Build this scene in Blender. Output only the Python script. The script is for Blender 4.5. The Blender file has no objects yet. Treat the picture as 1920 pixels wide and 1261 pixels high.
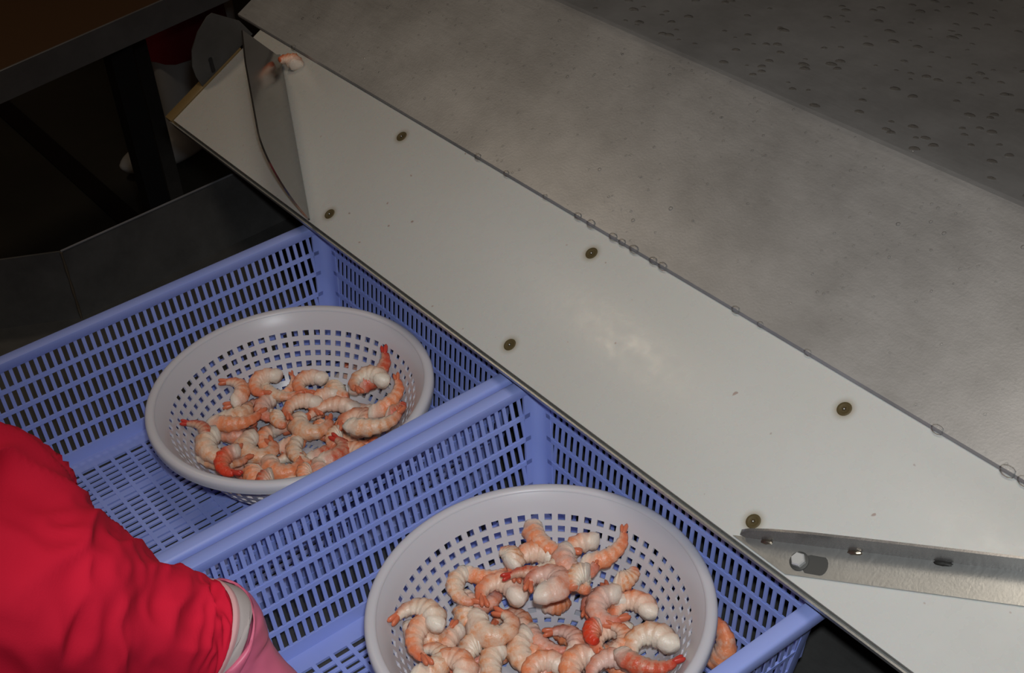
import bpy, bmesh, math, random
from mathutils import Vector, Matrix, Euler, noise
PI = math.pi
scn = bpy.context.scene
C = scn.collection
# All coordinates: x runs along the edge of the peeling table, +y points towards it, z = 0 is the
# height of the crate rims.  LIFT raises everything at the end so that the floor lies at z = 0.
LIFT = 0.75
FLOOR = -LIFT

# ------------------------------------------------------------------ camera, light, exposure
cam_d = bpy.data.cameras.new('camera'); cam = bpy.data.objects.new('camera', cam_d); C.objects.link(cam)
CAM = Vector((1.28248, -0.63242, 0.84047))
RM = Matrix(((0.6075142, -0.4357547, 0.6641117), (0.7909660, 0.4085020, -0.4555203), (-0.0727959, 0.8020249, 0.5928379)))
cam.matrix_world = Matrix.Translation(CAM) @ RM.to_4x4()
cam_d.sensor_width = 36.0; cam_d.lens = 49.288; cam_d.clip_start = 0.02; cam_d.clip_end = 50
scn.camera = cam

w = bpy.data.worlds.new('world'); scn.world = w; w.use_nodes = True
w.node_tree.nodes['Background'].inputs[0].default_value = (0.9, 0.85, 0.78, 1)
w.node_tree.nodes['Background'].inputs[1].default_value = 0.02

def add_light(name, kind, loc, energy, color, size=0.1, target=None, size_y=None, spot=None):
    l = bpy.data.lights.new(name, kind); o = bpy.data.objects.new(name, l); C.objects.link(o)
    o.location = loc; l.energy = energy; l.color = color
    if kind == 'AREA':
        l.size = size
        if size_y: l.shape = 'RECTANGLE'; l.size_y = size_y
    else:
        l.shadow_soft_size = size
    if spot: l.spot_size = spot; l.spot_blend = 1.0
    if target is not None:
        o.rotation_euler = (Vector(target) - Vector(loc)).to_track_quat('-Z', 'Y').to_euler()
    return o
# the flash of the camera, just above its lens
FL = CAM + RM @ Vector((0.015, 0.055, 0.0))
add_light('camera_flash', 'SPOT', FL, 32.0, (0.89, 0.95, 1.0), 0.018, target=(0.64, -0.09, -0.03), spot=math.radians(66))
# weak room lighting
add_light('ceiling_lamp_light', 'AREA', (-0.884, -0.45, 1.60), 2.6, (1.0, 0.80, 0.58), 0.22, target=(-0.884, -0.45, 0), size_y=0.22)
add_light('room_light', 'AREA', (0.9, -0.3, 1.62), 6.5, (1.0, 0.88, 0.74), 1.2, target=(0.9, -0.3, 0), size_y=0.3)
scn.view_settings.view_transform = 'Standard'; scn.view_settings.look = 'None'
scn.view_settings.gamma = 1.0; scn.view_settings.use_curve_mapping = False
scn.view_settings.exposure = 0.0

# ------------------------------------------------------------------ materials
def mat(name, color, rough=0.5, metal=0.0, coat=0.0, sss=0.0, trans=0.0, ior=1.45, spec=0.5):
    m = bpy.data.materials.new(name); m.use_nodes = True
    b = m.node_tree.nodes['Principled BSDF']
    b.inputs['Base Color'].default_value = (*color, 1); b.inputs['Roughness'].default_value = rough
    b.inputs['Metallic'].default_value = metal; b.inputs['Coat Weight'].default_value = coat
    b.inputs['Subsurface Weight'].default_value = sss; b.inputs['Subsurface Scale'].default_value = 0.004
    b.inputs['Transmission Weight'].default_value = trans; b.inputs['IOR'].default_value = ior
    b.inputs['Specular IOR Level'].default_value = spec
    return m
class G:
    """small helper for node graphs"""
    def __init__(s, m): s.m = m; s.t = m.node_tree; s.b = s.t.nodes['Principled BSDF']
    def n(s, kind, **kw):
        x = s.t.nodes.new(kind)
        for k, v in kw.items(): setattr(x, k, v)
        return x
    def l(s, a, b): s.t.links.new(a, b)
    def math(s, op, a, b=None, c=None, clamp=False):
        x = s.n('ShaderNodeMath', operation=op, use_clamp=clamp)
        for i, v in enumerate((a, b, c)):
            if v is None: continue
            if isinstance(v, (int, float)): x.inputs[i].default_value = v
            else: s.l(v, x.inputs[i])
        return x.outputs[0]
    def coord(s, scale=(1, 1, 1), kind='Object'):
        tc = s.n('ShaderNodeTexCoord'); mp = s.n('ShaderNodeMapping'); mp.inputs['Scale'].default_value = scale
        s.l(tc.outputs[kind], mp.inputs['Vector']); return mp.outputs[0]
    def noise(s, vec, scale, detail=3, rough=0.5):
        x = s.n('ShaderNodeTexNoise'); x.inputs['Scale'].default_value = scale; x.inputs['Detail'].default_value = detail
        x.inputs['Roughness'].default_value = rough; s.l(vec, x.inputs['Vector']); return x.outputs['Fac']
    def rng(s, v, a, b, c, d):
        x = s.n('ShaderNodeMapRange'); s.l(v, x.inputs[0])
        for i, q in enumerate((a, b, c, d)): x.inputs[i + 1].default_value = q
        return x.outputs[0]
    def mix(s, f, a, b):
        x = s.n('ShaderNodeMix', data_type='RGBA')
        if isinstance(f, (int, float)): x.inputs[0].default_value = f
        else: s.l(f, x.inputs[0])
        for i, v in ((6, a), (7, b)):
            if isinstance(v, tuple): x.inputs[i].default_value = (*v, 1)
            else: s.l(v, x.inputs[i])
        return x.outputs[2]
    def bump(s, h, strength, dist=0.001):
        x = s.n('ShaderNodeBump'); x.inputs['Strength'].default_value = strength; x.inputs['Distance'].default_value = dist
        s.l(h, x.inputs['Height']); s.l(x.outputs[0], s.b.inputs['Normal'])

def steel(name, c0, c1, rough, metal, stretch=(3, 30, 30), bump=0.15):
    m = mat(name, c0, rough, metal); g = G(m)
    v = g.coord(); n1 = g.noise(v, 9.0, 6, 0.65); v2 = g.coord(stretch); n2 = g.noise(v2, 12, 4, 0.6)
    f = g.math('ADD', g.math('MULTIPLY', n1, 0.92), g.math('MULTIPLY', n2, 0.08))
    g.l(g.mix(g.rng(f, 0.35, 0.65, 0, 1), c0, c1), g.b.inputs['Base Color'])
    g.l(g.rng(n2, 0.3, 0.7, rough - 0.02, rough + 0.03), g.b.inputs['Roughness'])
    g.bump(g.noise(g.coord(), 420, 2), bump, 0.0006)
    return m
M = {}
M['steel_sheet'] = steel('brushed_steel_sheet', (0.37, 0.37, 0.37), (0.51, 0.515, 0.52), 0.42, 0.68)
M['steel_angle'] = steel('steel_angle', (0.42, 0.42, 0.40), (0.55, 0.55, 0.52), 0.36, 0.8, (30, 4, 30))
M['steel_side'] = steel('polished_steel', (0.30, 0.29, 0.28), (0.36, 0.35, 0.34), 0.16, 0.95, bump=0.03)
M['steel_low'] = steel('worn_steel', (0.34, 0.33, 0.32), (0.42, 0.41, 0.40), 0.26, 0.7, (30, 4, 30), 0.06)
M['steel_dark'] = steel('dull_dark_steel', (0.060, 0.058, 0.055), (0.100, 0.097, 0.092), 0.5, 0.4, (2, 25, 25))
M['steel_fascia'] = steel('grey_steel_edge', (0.16, 0.16, 0.17), (0.22, 0.22, 0.23), 0.45, 0.5, (25, 2, 25))
M['steel_plate'] = steel('dark_steel_plate', (0.075, 0.075, 0.075), (0.11, 0.11, 0.11), 0.45, 0.5)
M['black_iron'] = mat('black_painted_iron', (0.006, 0.006, 0.007), 0.5)
M['brown_top'] = mat('brown_table_surface', (0.06, 0.028, 0.010), 0.55)
M['rubber_rail'] = mat('brown_edge_rail', (0.20, 0.135, 0.055), 0.35)  # steel rail; the brown it reflects is put into its colour
M['weld'] = mat('weld_metal', (0.30, 0.25, 0.19), 0.3, 0.9)
M['weld_dark'] = mat('burnt_weld', (0.03, 0.028, 0.024), 0.6, 0.3)
M['slot'] = mat('slot_gap', (0.07, 0.07, 0.065), 0.6, 0.3)
M['chrome'] = mat('bright_bolt_steel', (0.75, 0.75, 0.73), 0.22, 0.45)
M['screw'] = mat('tarnished_screw', (0.085, 0.062, 0.024), 0.5, 0.15)
M['screw_dark'] = mat('grimy_screw_socket', (0.050, 0.036, 0.015), 0.5, 0.3)  # socket a little darker than the screw head
M['red_apron'] = mat('dark_red_cloth', (0.20, 0.004, 0.012), 0.7)
M['white_boot'] = mat('white_rubber', (0.55, 0.56, 0.56), 0.4)
M['skin'] = mat('skin', (0.50, 0.31, 0.22), 0.5, sss=0.1)
M['hair'] = mat('black_hair', (0.012, 0.010, 0.009), 0.5)
M['trousers'] = mat('dark_cloth', (0.02, 0.022, 0.03), 0.85)
M['lips'] = mat('lips', (0.38, 0.12, 0.11), 0.5)
M['eye'] = mat('eye', (0.03, 0.02, 0.015), 0.1)

m = mat('periwinkle_plastic', (0.25, 0.33, 0.78), 0.36, sss=0.08); g = G(m)
g.l(g.mix(g.rng(g.noise(g.coord(), 7, 3), 0.4, 0.65, 0, 1), (0.285, 0.36, 0.79), (0.32, 0.39, 0.79)), g.b.inputs['Base Color'])
M['crate'] = m
m = mat('white_plastic_colander', (0.60, 0.58, 0.62), 0.33, sss=0.15); M['colander'] = m
# white cutting-board plastic: faint yellowing and small rust halos around the screws
SCREWS = [(0.064, 0.0207), (0.3945, 0.0207), (0.717, 0.0207), (0.064, 0.1400), (0.3945, 0.1400), (0.714, 0.1397)]
m = mat('white_board_plastic', (0.66, 0.655, 0.63), 0.30, sss=0.2); g = G(m)
v = g.coord(); base = g.mix(g.rng(g.noise(v, 3, 2), 0.4, 0.65, 0, 1), (0.590, 0.588, 0.560), (0.570, 0.560, 0.520))
tc = g.n('ShaderNodeTexCoord')
acc = None
for sx, sq in SCREWS:
    vm = g.n('ShaderNodeVectorMath', operation='DISTANCE'); g.l(tc.outputs['Object'], vm.inputs[0]); vm.inputs[1].default_value = (sx, sq, 0.0)
    h = g.rng(vm.outputs['Value'], 0.006, 0.0125, 1, 0)
    acc = h if acc is None else g.math('MAXIMUM', acc, h)
acc = g.math('MULTIPLY', g.math('POWER', acc, 1.6), 0.62)
spk = g.rng(g.noise(g.coord(), 95, 1), 0.765, 0.80, 0, 0.6)
col = g.mix(acc, base, (0.26, 0.19, 0.09)); col = g.mix(spk, col, (0.28, 0.14, 0.10))
g.l(col, g.b.inputs['Base Color'])
g.l(g.rng(g.noise(g.coord(), 60, 3), 0.3, 0.7, 0.22, 0.36), g.b.inputs['Roughness'])
g.bump(g.noise(g.coord(), 130, 2), 0.10, 0.0008)
M['board'] = m

def cloth(name, c, rough=0.85):
    m = mat(name, c, rough); g = G(m)
    n1 = g.noise(g.coord(), 9, 4)
    g.l(g.mix(g.rng(n1, 0.35, 0.65, 0, 1), tuple(x * 0.88 for x in c), tuple(min(1, x * 1.1) for x in c)), g.b.inputs['Base Color'])
    g.bump(g.noise(g.coord(), 900, 2), 0.25, 0.0004); g.b.inputs['Specular IOR Level'].default_value = 0.2
    return m
M['red_cloth'] = cloth('red_cloth', (0.56, 0.009, 0.034))
M['white_cloth'] = cloth('white_cloth', (0.36, 0.31, 0.30))
M['pink_rubber'] = mat('pink_rubber', (0.62, 0.13, 0.22), 0.42, sss=0.1)
M['pink_edge'] = mat('pale_pink_hem', (0.62, 0.34, 0.34), 0.6)
m = mat('water', (1, 1, 1), 0.02, trans=1.0, ior=1.33); g = G(m); M['water'] = m
tr = g.n('ShaderNodeBsdfTransparent'); gs = g.n('ShaderNodeBsdfGlossy'); gs.inputs['Roughness'].default_value = 0.015
fr = g.n('ShaderNodeFresnel'); fr.inputs['IOR'].default_value = 1.33; mx = g.n('ShaderNodeMixShader'); g.l(fr.outputs[0], mx.inputs[0]); g.l(tr.outputs[0], mx.inputs[1]); g.l(gs.outputs[0], mx.inputs[2])
m2 = g.n('ShaderNodeMixShader'); m2.inputs[0].default_value = 0.10; g.l(mx.outputs[0], m2.inputs[1]); g.l(g.b.outputs[0], m2.inputs[2]); g.l(m2.outputs[0], g.t.nodes['Material Output'].inputs['Surface'])

def shrimp_mat(name, white, orange, amount, deep):
    """white flesh with orange cross bands on the outside of the curl; u runs head to tail, v around"""
    m = mat(name, white, 0.28, sss=0.25); g = G(m); g.b.inputs['Subsurface Radius'].default_value = (1, 0.45, 0.3)
    uv = g.n('ShaderNodeUVMap', uv_map='UVMap'); sep = g.n('ShaderNodeSeparateXYZ'); g.l(uv.outputs[0], sep.inputs[0])
    u, vv = sep.outputs[0], sep.outputs[1]
    dors = g.rng(g.math('COSINE', g.math('MULTIPLY', vv, 2 * PI)), -0.85, 0.45, 0, 1)
    n1 = g.noise(g.coord(), 230, 5, 0.75)
    band = g.math('SINE', g.math('ADD', g.math('MULTIPLY', u, 2 * PI * 7.2), g.math('MULTIPLY', n1, 3.0)))
    band = g.rng(band, -1, 1, 0.55, 1)
    head = g.rng(u, 0.03, 0.16, 0.05, 1)
    oi = g.n('ShaderNodeObjectInfo')
    amt = g.rng(oi.outputs['Random'], 0, 1, amount - 0.14, amount + 0.14)
    f = g.math('MULTIPLY', g.math('MULTIPLY', dors, band), head)
    f = g.math('MULTIPLY', f, g.rng(n1, 0.32, 0.62, 0.35, 1.35)); f = g.math('MULTIPLY', f, amt, clamp=True)
    tail = g.rng(u, 0.62, 1.0, 0, 0.8)
    c = g.mix(f, white, orange); c = g.mix(g.rng(u, 0.04, 0.30, 0.85, 0), c, (0.80, 0.72, 0.62)); c = g.mix(g.math('MULTIPLY', tail, dors), c, deep)
    g.l(c, g.b.inputs['Base Color'])
    g.bump(g.noise(g.coord(), 300, 4, 0.6), 0.6, 0.0012)
    return m
WH = (0.80, 0.56, 0.43)
SH = {'o': shrimp_mat('orange_shrimp_flesh', WH, (0.80, 0.27, 0.12), 1.3, (0.62, 0.12, 0.05)),
      'w': shrimp_mat('white_shrimp_flesh', (0.78, 0.66, 0.54), (0.72, 0.30, 0.13), 0.85, (0.62, 0.15, 0.07)),
      'p': shrimp_mat('pink_shrimp_flesh', (0.74, 0.50, 0.42), (0.70, 0.26, 0.15), 0.95, (0.60, 0.12, 0.07)),
      'r': shrimp_mat('reddish_shrimp_flesh', (0.62, 0.38, 0.27), (0.60, 0.10, 0.045), 1.2, (0.50, 0.05, 0.03)),
      'R': shrimp_mat('bright_red_shrimp_flesh', (0.66, 0.22, 0.13), (0.70, 0.06, 0.02), 1.5, (0.62, 0.04, 0.02))}
M['tail'] = mat('shrimp_tail_shell', (0.62, 0.17, 0.085), 0.3, sss=0.1)
M['tail_red'] = mat('red_shrimp_tail_shell', (0.52, 0.045, 0.03), 0.3, sss=0.1)

def tiles(name, c, grout, scale, rough=0.5):
    m = mat(name, c, rough); g = G(m)
    br = g.n('ShaderNodeTexBrick'); br.offset = 0.0; br.inputs['Color1'].default_value = (*c, 1)
    br.inputs['Color2'].default_value = (*[x * 0.93 for x in c], 1); br.inputs['Mortar'].default_value = (*grout, 1)
    br.inputs['Scale'].default_value = scale; br.inputs['Mortar Size'].default_value = 0.012
    br.inputs['Brick Width'].default_value = 0.5; br.inputs['Row Height'].default_value = 0.5
    g.l(g.coord(kind='Object'), br.inputs['Vector']); g.l(br.outputs[0], g.b.inputs['Base Color']); return m
m = mat('dark_wet_concrete', (0.03, 0.03, 0.027), 0.6); g = G(m)
g.l(g.mix(g.rng(g.noise(g.coord(), 2.5, 5), 0.35, 0.65, 0, 1), (0.035, 0.035, 0.028), (0.06, 0.058, 0.048)), g.b.inputs['Base Color'])
M['floor'] = m
M['wall'] = mat('tan_wall_paint', (0.66, 0.43, 0.27), 0.7)
M['ceiling'] = mat('ceiling_panel', (0.5, 0.48, 0.45), 0.8)

# ------------------------------------------------------------------ mesh helpers
def finish(bm, angle=40):
    bmesh.ops.recalc_face_normals(bm, faces=bm.faces)
    a = math.radians(angle)
    for e in bm.edges:
        if len(e.link_faces) == 2 and e.calc_face_angle(0) > a: e.smooth = False
    for f in bm.faces: f.smooth = True
def link(name, bm, material, parent=None, angle=40, fin=True):
    if fin: finish(bm, angle)
    me = bpy.data.meshes.new(name); bm.to_mesh(me); bm.free()
    if material: me.materials.append(material)
    o = bpy.data.objects.new(name, me); C.objects.link(o)
    if parent: o.parent = parent
    return o
def root(name, label, cat, group=None, loc=(0, 0, 0), rot=(0, 0, 0)):
    o = bpy.data.objects.new(name, None); C.objects.link(o); o.location = loc; o.rotation_euler = rot
    o.empty_display_size = 0.05
    return tag(o, label, cat, group)
def tag(o, label, cat, group=None):
    o['label'] = label; o['category'] = cat
    if group: o['group'] = group
    return o
def struct(o, label=None):
    o['kind'] = 'structure'
    if label: o['label'] = label
    return o
def box8(bm, P):
    """eight corners: bottom four then top four, in order"""
    v = [bm.verts.new(p) for p in P]
    for f in ((0, 3, 2, 1), (4, 5, 6, 7), (0, 1, 5, 4), (1, 2, 6, 5), (2, 3, 7, 6), (3, 0, 4, 7)): bm.faces.new([v[i] for i in f])
def box(bm, a, b):
    (x0, y0, z0), (x1, y1, z1) = a, b
    box8(bm, [(x0, y0, z0), (x1, y0, z0), (x1, y1, z0), (x0, y1, z0), (x0, y0, z1), (x1, y0, z1), (x1, y1, z1), (x0, y1, z1)])
def bevel(bm, w, seg=2):
    bmesh.ops.bevel(bm, geom=[e for e in bm.edges], offset=w, segments=seg, affect='EDGES', profile=0.5)
def loft(bm, rings, closed=True, cap=True):
    R = [[bm.verts.new(p) for p in r] for r in rings]
    n = len(R[0])
    for a, b in zip(R, R[1:]):
        for j in range(n if closed else n - 1):
            bm.faces.new((a[j], a[(j + 1) % n], b[(j + 1) % n], b[j]))
    if cap and closed: bm.faces.new(list(reversed(R[0]))); bm.faces.new(R[-1])
    return R
def prism(bm, pts, a, b):
    """pts: planar outline as 3D points; extruded from offset vector a to b"""
    a, b = Vector(a), Vector(b)
    loft(bm, [[Vector(p) + a for p in pts], [Vector(p) + b for p in pts]])
def tube(bm, path, radii, n=16, cap=True):
    path = [Vector(p) for p in path]; rings = []; up = None
    for i, p in enumerate(path):
        t = (path[min(i + 1, len(path) - 1)] - path[max(i - 1, 0)]).normalized()
        if up is None: up = t.orthogonal().normalized()
        up = (up - t * up.dot(t)).normalized(); s = t.cross(up)
        r = radii[i] if isinstance(radii, (list, tuple)) else radii
        rings.append([p + up * math.cos(2 * PI * j / n) * r + s * math.sin(2 * PI * j / n) * r for j in range(n)])
    loft(bm, rings, cap=cap)
def skin_obj(name, pts, edges, radii, material, parent, levels=2, rootv=0):
    me = bpy.data.meshes.new(name); me.from_pydata([tuple(p) for p in pts], edges, []); me.update()
    me.materials.append(material)
    o = bpy.data.objects.new(name, me); C.objects.link(o)
    if parent: o.parent = parent
    o.modifiers.new('skin', 'SKIN').use_smooth_shade = True
    for i, r in enumerate(radii):
        sv = me.skin_vertices[0].data[i]; sv.radius = (r, r) if not isinstance(r, tuple) else r; sv.use_root = (i == rootv)
    sb = o.modifiers.new('sub', 'SUBSURF'); sb.levels = levels; sb.render_levels = levels
    return o

# ------------------------------------------------------------------ the room
def slab(name, a, b, material):
    bm = bmesh.new(); box(bm, a, b); o = link(name, bm, material); struct(o); return o
X0, X1, Y0, Y1, ZC = -4.2, 3.0, -2.6, 3.6, 1.75
slab('floor', (X0, Y0, FLOOR - 0.05), (X1, Y1, FLOOR), M['floor'])
slab('ceiling', (X0, Y0, ZC), (X1, Y1, ZC + 0.05), M['ceiling'])
slab('wall_left', (X0 - 0.1, Y0, FLOOR), (X0, Y1, ZC), M['wall'])
slab('wall_right', (X1, Y0, FLOOR), (X1 + 0.1, Y1, ZC), M['wall'])
slab('wall_back', (X0, Y1, FLOOR), (X1, Y1 + 0.1, ZC), M['wall'])
slab('wall_front', (X0, Y0 - 0.1, FLOOR), (X1, Y0, ZC), M['wall'])
# dark strip that runs along the floor
slab('trim_1', (X0, 0.20, FLOOR), (0.1, 0.25, FLOOR + 0.006), M['black_iron'])

# ------------------------------------------------------------------ the peeling table
TH = 0.49381; CT, ST = math.cos(TH), math.sin(TH)
BO = Vector((0.0, -0.045, 0.030))                      # lower edge of the sloping board, top face
BM = Matrix.Translation(BO) @ Matrix.Rotation(TH, 4, 'X')   # board frame: x, q up the slope, h off the face
XL, XR = -0.293, 1.60                                  # ends of the board
table = root('peeling_table', 'stainless steel peeling table with a sloping white plastic board screwed along its lower edge', 'table')
def slope(name, bm, material, parent=table, angle=40):
    o = link(name, bm, material, parent, angle); o.matrix_local = BM; return o
bm = bmesh.new(); box(bm, (XL, 0.0, -0.012), (XR, 0.185, 0.0)); bevel(bm, 0.0009, 2)
board = slope('white_board', bm, M['board']); board['label'] = 'long sloping white plastic board'
# bent steel sheet: sloping front strip with a small rolled lip, then the flat top
XS = -0.350
def sheet_profile():
    f = lambda q, h: (BO.y + q * CT - h * ST, BO.z + q * ST + h * CT)
    top = [f(0.1632, 0.0006), f(0.1628, 0.0030), f(0.1642, 0.0046), f(0.172, 0.0046), f(0.18, 0.0046), f(0.26, 0.0046), f(0.357, 0.0046), f(0.3605, 0.0046)]
    a = f(0.3660, 0.0046)
    top += [(a[0] - 0.004, a[1] - 0.0022), (a[0], a[1] - 0.0003), (a[0] + 0.005, a[1] + 0.0008), (a[0] + 0.009, a[1] + 0.0010), (a[0] + 0.04, a[1] + 0.0010), (1.15, a[1] + 0.0010)]
    return top, a[1] + 0.001
tp, ZT = sheet_profile()
bm = bmesh.new()
low = [(y + 0.0008, z - 0.0022) for y, z in reversed(tp)]; low[-1] = (tp[0][0] + 0.0016, tp[0][1] + 0.0004)
prof = tp + low
loft(bm, [[(XS, y, z) for y, z in prof], [(XR, y, z) for y, z in prof]])
o = link('table_top', bm, M['steel_sheet'], table, 5); o['label'] = 'wet bent steel sheet'
# side skirts and back skirt hanging from the top
bm = bmesh.new()
box(bm, (XS, 0.30, ZT - 0.05), (XS + 0.002, 1.15, ZT - 0.002)); box(bm, (XS, 1.148, ZT - 0.05), (XR, 1.15, ZT - 0.002)); box(bm, (XR - 0.002, 0.30, ZT - 0.05), (XR, 1.15, ZT - 0.002))
link('skirt', bm, M['steel_side'], table)
# steel carrier sheet beneath the board, folded up in front of its lower edge
bm = bmesh.new(); box(bm, (XL - 0.006, -0.0036, -0.0145), (XR, 0.20, -0.0126)); box(bm, (XL - 0.006, -0.0042, -0.0145), (XR, -0.0026, -0.0012))
slope('board_edging', bm, M['steel_angle'])
for i, (sx, sq) in enumerate(SCREWS):
    bm = bmesh.new(); n = 28
    prof = [(0.0, 0.0), (0.0022, 0.0001), (0.0030, 0.0001), (0.0040, 0.0003), (0.0052, 0.0006), (0.0063, 0.0002), (0.0068, -0.0008)]
    loft(bm, [[(sx + r * math.cos(2 * PI * j / n), sq + r * math.sin(2 * PI * j / n), h) for j in range(n)] for r, h in [(0.0068, -0.002)] + list(reversed(prof[1:]))], cap=True)
    s = slope('screw', bm, M['screw'])
    bm = bmesh.new(); rr = lambda k: 0.0021 if k % 2 else 0.0012
    loft(bm, [[(sx + rr(k) * math.cos(PI * k / 6 + i), sq + rr(k) * math.sin(PI * k / 6 + i), h) for k in range(12)] for h in (-0.0008, 0.0005)])
    d = link('socket', bm, M['screw_dark'], s)
    bm = bmesh.new(); bmesh.ops.create_icosphere(bm, subdivisions=2, radius=0.0007, matrix=Matrix.Translation((sx + 0.0002, sq - 0.0002, 0.0007))); link('pin', bm, M['chrome'], s)  # bright bead added for the highlight at the screw centre

def upright(name, A, B, outline, thick, material, z_extra=None):
    """thin sheet standing on the board along A->B; outline = (along, height off the board)"""
    A3, B3 = Vector((A[0], A[1], 0)), Vector((B[0], B[1], 0)); e = (B3 - A3).normalized(); nrm = Vector((e.y, -e.x, 0))
    bm = bmesh.new(); prism(bm, [A3 + e * s + Vector((0, 0, h)) for s, h in outline], nrm * (-thick / 2), nrm * (thick / 2))
    return slope(name, bm, material), A3, e
def rounded_end(s0, h0, s1, h1, n=10):
    """quarter-ellipse from (s0,h0) to (s1,h1)"""
    return [(s0 + (s1 - s0) * math.sin(PI / 2 * k / n), h0 + (h1 - h0) * (1 - math.cos(PI / 2 * k / n))) for k in range(n + 1)]
# tall divider at the left of the board
out = [(0.004, 0.0015), (0.016, 0.012), (0.054, 0.091), (0.12, 0.0945), (0.20, 0.0915)] + rounded_end(0.235, 0.090, 0.3075, 0.0015, 14)
dv, A3, e = upright('divider', (-0.223, 0.149), (0.044, 0.003), out, 0.0022, M['steel_side'])
dv['label'] = 'tall polished steel divider with a curved front end'
# end plate beyond the left end of the board, with a slot
bm = bmesh.new(); n = 8
out = [(0.0577, 0.0015), (0.060, 0.018), (0.0655, 0.032), (0.079, 0.048), (0.1003, 0.060), (0.122, 0.0655), (0.130, 0.0640), (0.150, 0.0290), (0.152, 0.0015)]
prism(bm, [(XL - 0.004, q, h) for q, h in out], (-0.001, 0, 0), (0.001, 0, 0))
ep = slope('end_plate', bm, M['steel_plate']); ep['label'] = 'dark steel plate with a slot at the board end'
bm = bmesh.new()
q0, h0, q1, h1 = 0.0818, 0.0075, 0.0888, 0.0195
pts = []
for k in range(12):
    a = 2 * PI * k / 12; dq, dh = 0.0034 * math.cos(a), 0.0034 * math.sin(a)
    top = math.sin(a) > 0
    pts.append((XL - 0.0025, (q1 if top else q0) + dq, (h1 if top else h0) + dh))
prism(bm, pts, (0, 0, 0), (0.0007, 0, 0)); so = link('slot', bm, M['black_iron'], ep)
bm = bmesh.new(); box(bm, (XL - 0.018, -0.003, -0.0135), (XL - 0.001, 0.128, 0.0015)); bevel(bm, 0.001)
r_ = slope('end_rail', bm, M['rubber_rail']); r_['label'] = 'brown rail along the board end'
# low angle divider at the right, bolted through a slot in its foot
A, B = (0.7205, 0.0060), (1.160, 0.2390)
Lr = math.hypot(B[0] - A[0], B[1] - A[1]); e2 = Vector(((B[0] - A[0]) / Lr, (B[1] - A[1]) / Lr, 0)); n2 = Vector((e2.y, -e2.x, 0))
out = [(0.002, 0.0015), (-0.001, 0.008), (0.002, 0.014), (0.010, 0.0185), (0.030, 0.0228), (0.06, 0.0255), (0.10, 0.0262), (0.34, 0.0270), (0.34, 0.0015)]
bm = bmesh.new(); A3 = Vector((A[0], A[1], 0)); B0 = A3
prism(bm, [A3 + e2 * s + Vector((0, 0, h)) for s, h in out], n2 * -0.001, n2 * 0.001)
ang = slope('angle_divider', bm, M['steel_low']); ang['label'] = 'low steel angle with a rounded front end'
bm = bmesh.new(); FW = 0.0265
cut = lambda wd: (0.0015 - (A3 + n2 * wd).y) / e2.y     # where the foot meets the board edge
pts = [A3 + e2 * cut(0.0), A3 + e2 * cut(FW) + n2 * FW, A3 + e2 * 0.34 + n2 * FW, A3 + e2 * 0.34]
prism(bm, pts, (0, 0, 0.0002), (0, 0, 0.0022)); ft = slope('foot_flange', bm, M['steel_angle'])
def on_foot(s, wd): return A3 + e2 * s + n2 * wd
bm = bmesh.new()
pts = []
for k in range(16):
    a = 2 * PI * k / 16; c = on_foot(0.058 if math.cos(a) < 0 else 0.068, 0.0165); pts.append(c + e2 * math.cos(a) * 0.0052 + n2 * math.sin(a) * 0.0078)
prism(bm, pts, (0, 0, 0.0022), (0, 0, 0.0026)); link('adjusting_slot', bm, M['slot'], ft)
bm = bmesh.new(); c = on_foot(0.050, 0.0150); n = 24
loft(bm, [[(c.x + r * math.cos(2 * PI * j / n), c.y + r * math.sin(2 * PI * j / n), h) for j in range(n)] for r, h in ((0.0078, 0.0022), (0.0078, 0.0034), (0.0072, 0.0038))])
link('washer', bm, M['slot'], ft)
bm = bmesh.new()
loft(bm, [[(c.x + r * math.cos(2 * PI * j / 6 + .3), c.y + r * math.sin(2 * PI * j / 6 + .3), h) for j in range(6)] for r, h in ((0.0060, 0.0038), (0.0060, 0.0072), (0.0050, 0.0084))])
bo = link('bolt_head', bm, M['chrome'], ft, 20); bo['label'] = 'bright bolt head'
for s, L, mt in ((0.020, 0.010, 'weld'), (0.0915, 0.012, 'weld'), (0.158, 0.014, 'weld_dark')):
    bm = bmesh.new(); bmesh.ops.create_icosphere(bm, subdivisions=3, radius=1.0)
    for v in bm.verts:
        k = 1 + 0.25 * noise.noise(v.co * 2.3 + Vector((s * 90, 0, 0))); p = v.co * k
        v.co = on_foot(s, 0.0022) + e2 * p.x * L * 0.5 + n2 * p.y * 0.0022 + Vector((0, 0, 0.0022 + p.z * 0.0020))
    link('weld_bead', bm, M[mt], ft)
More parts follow.
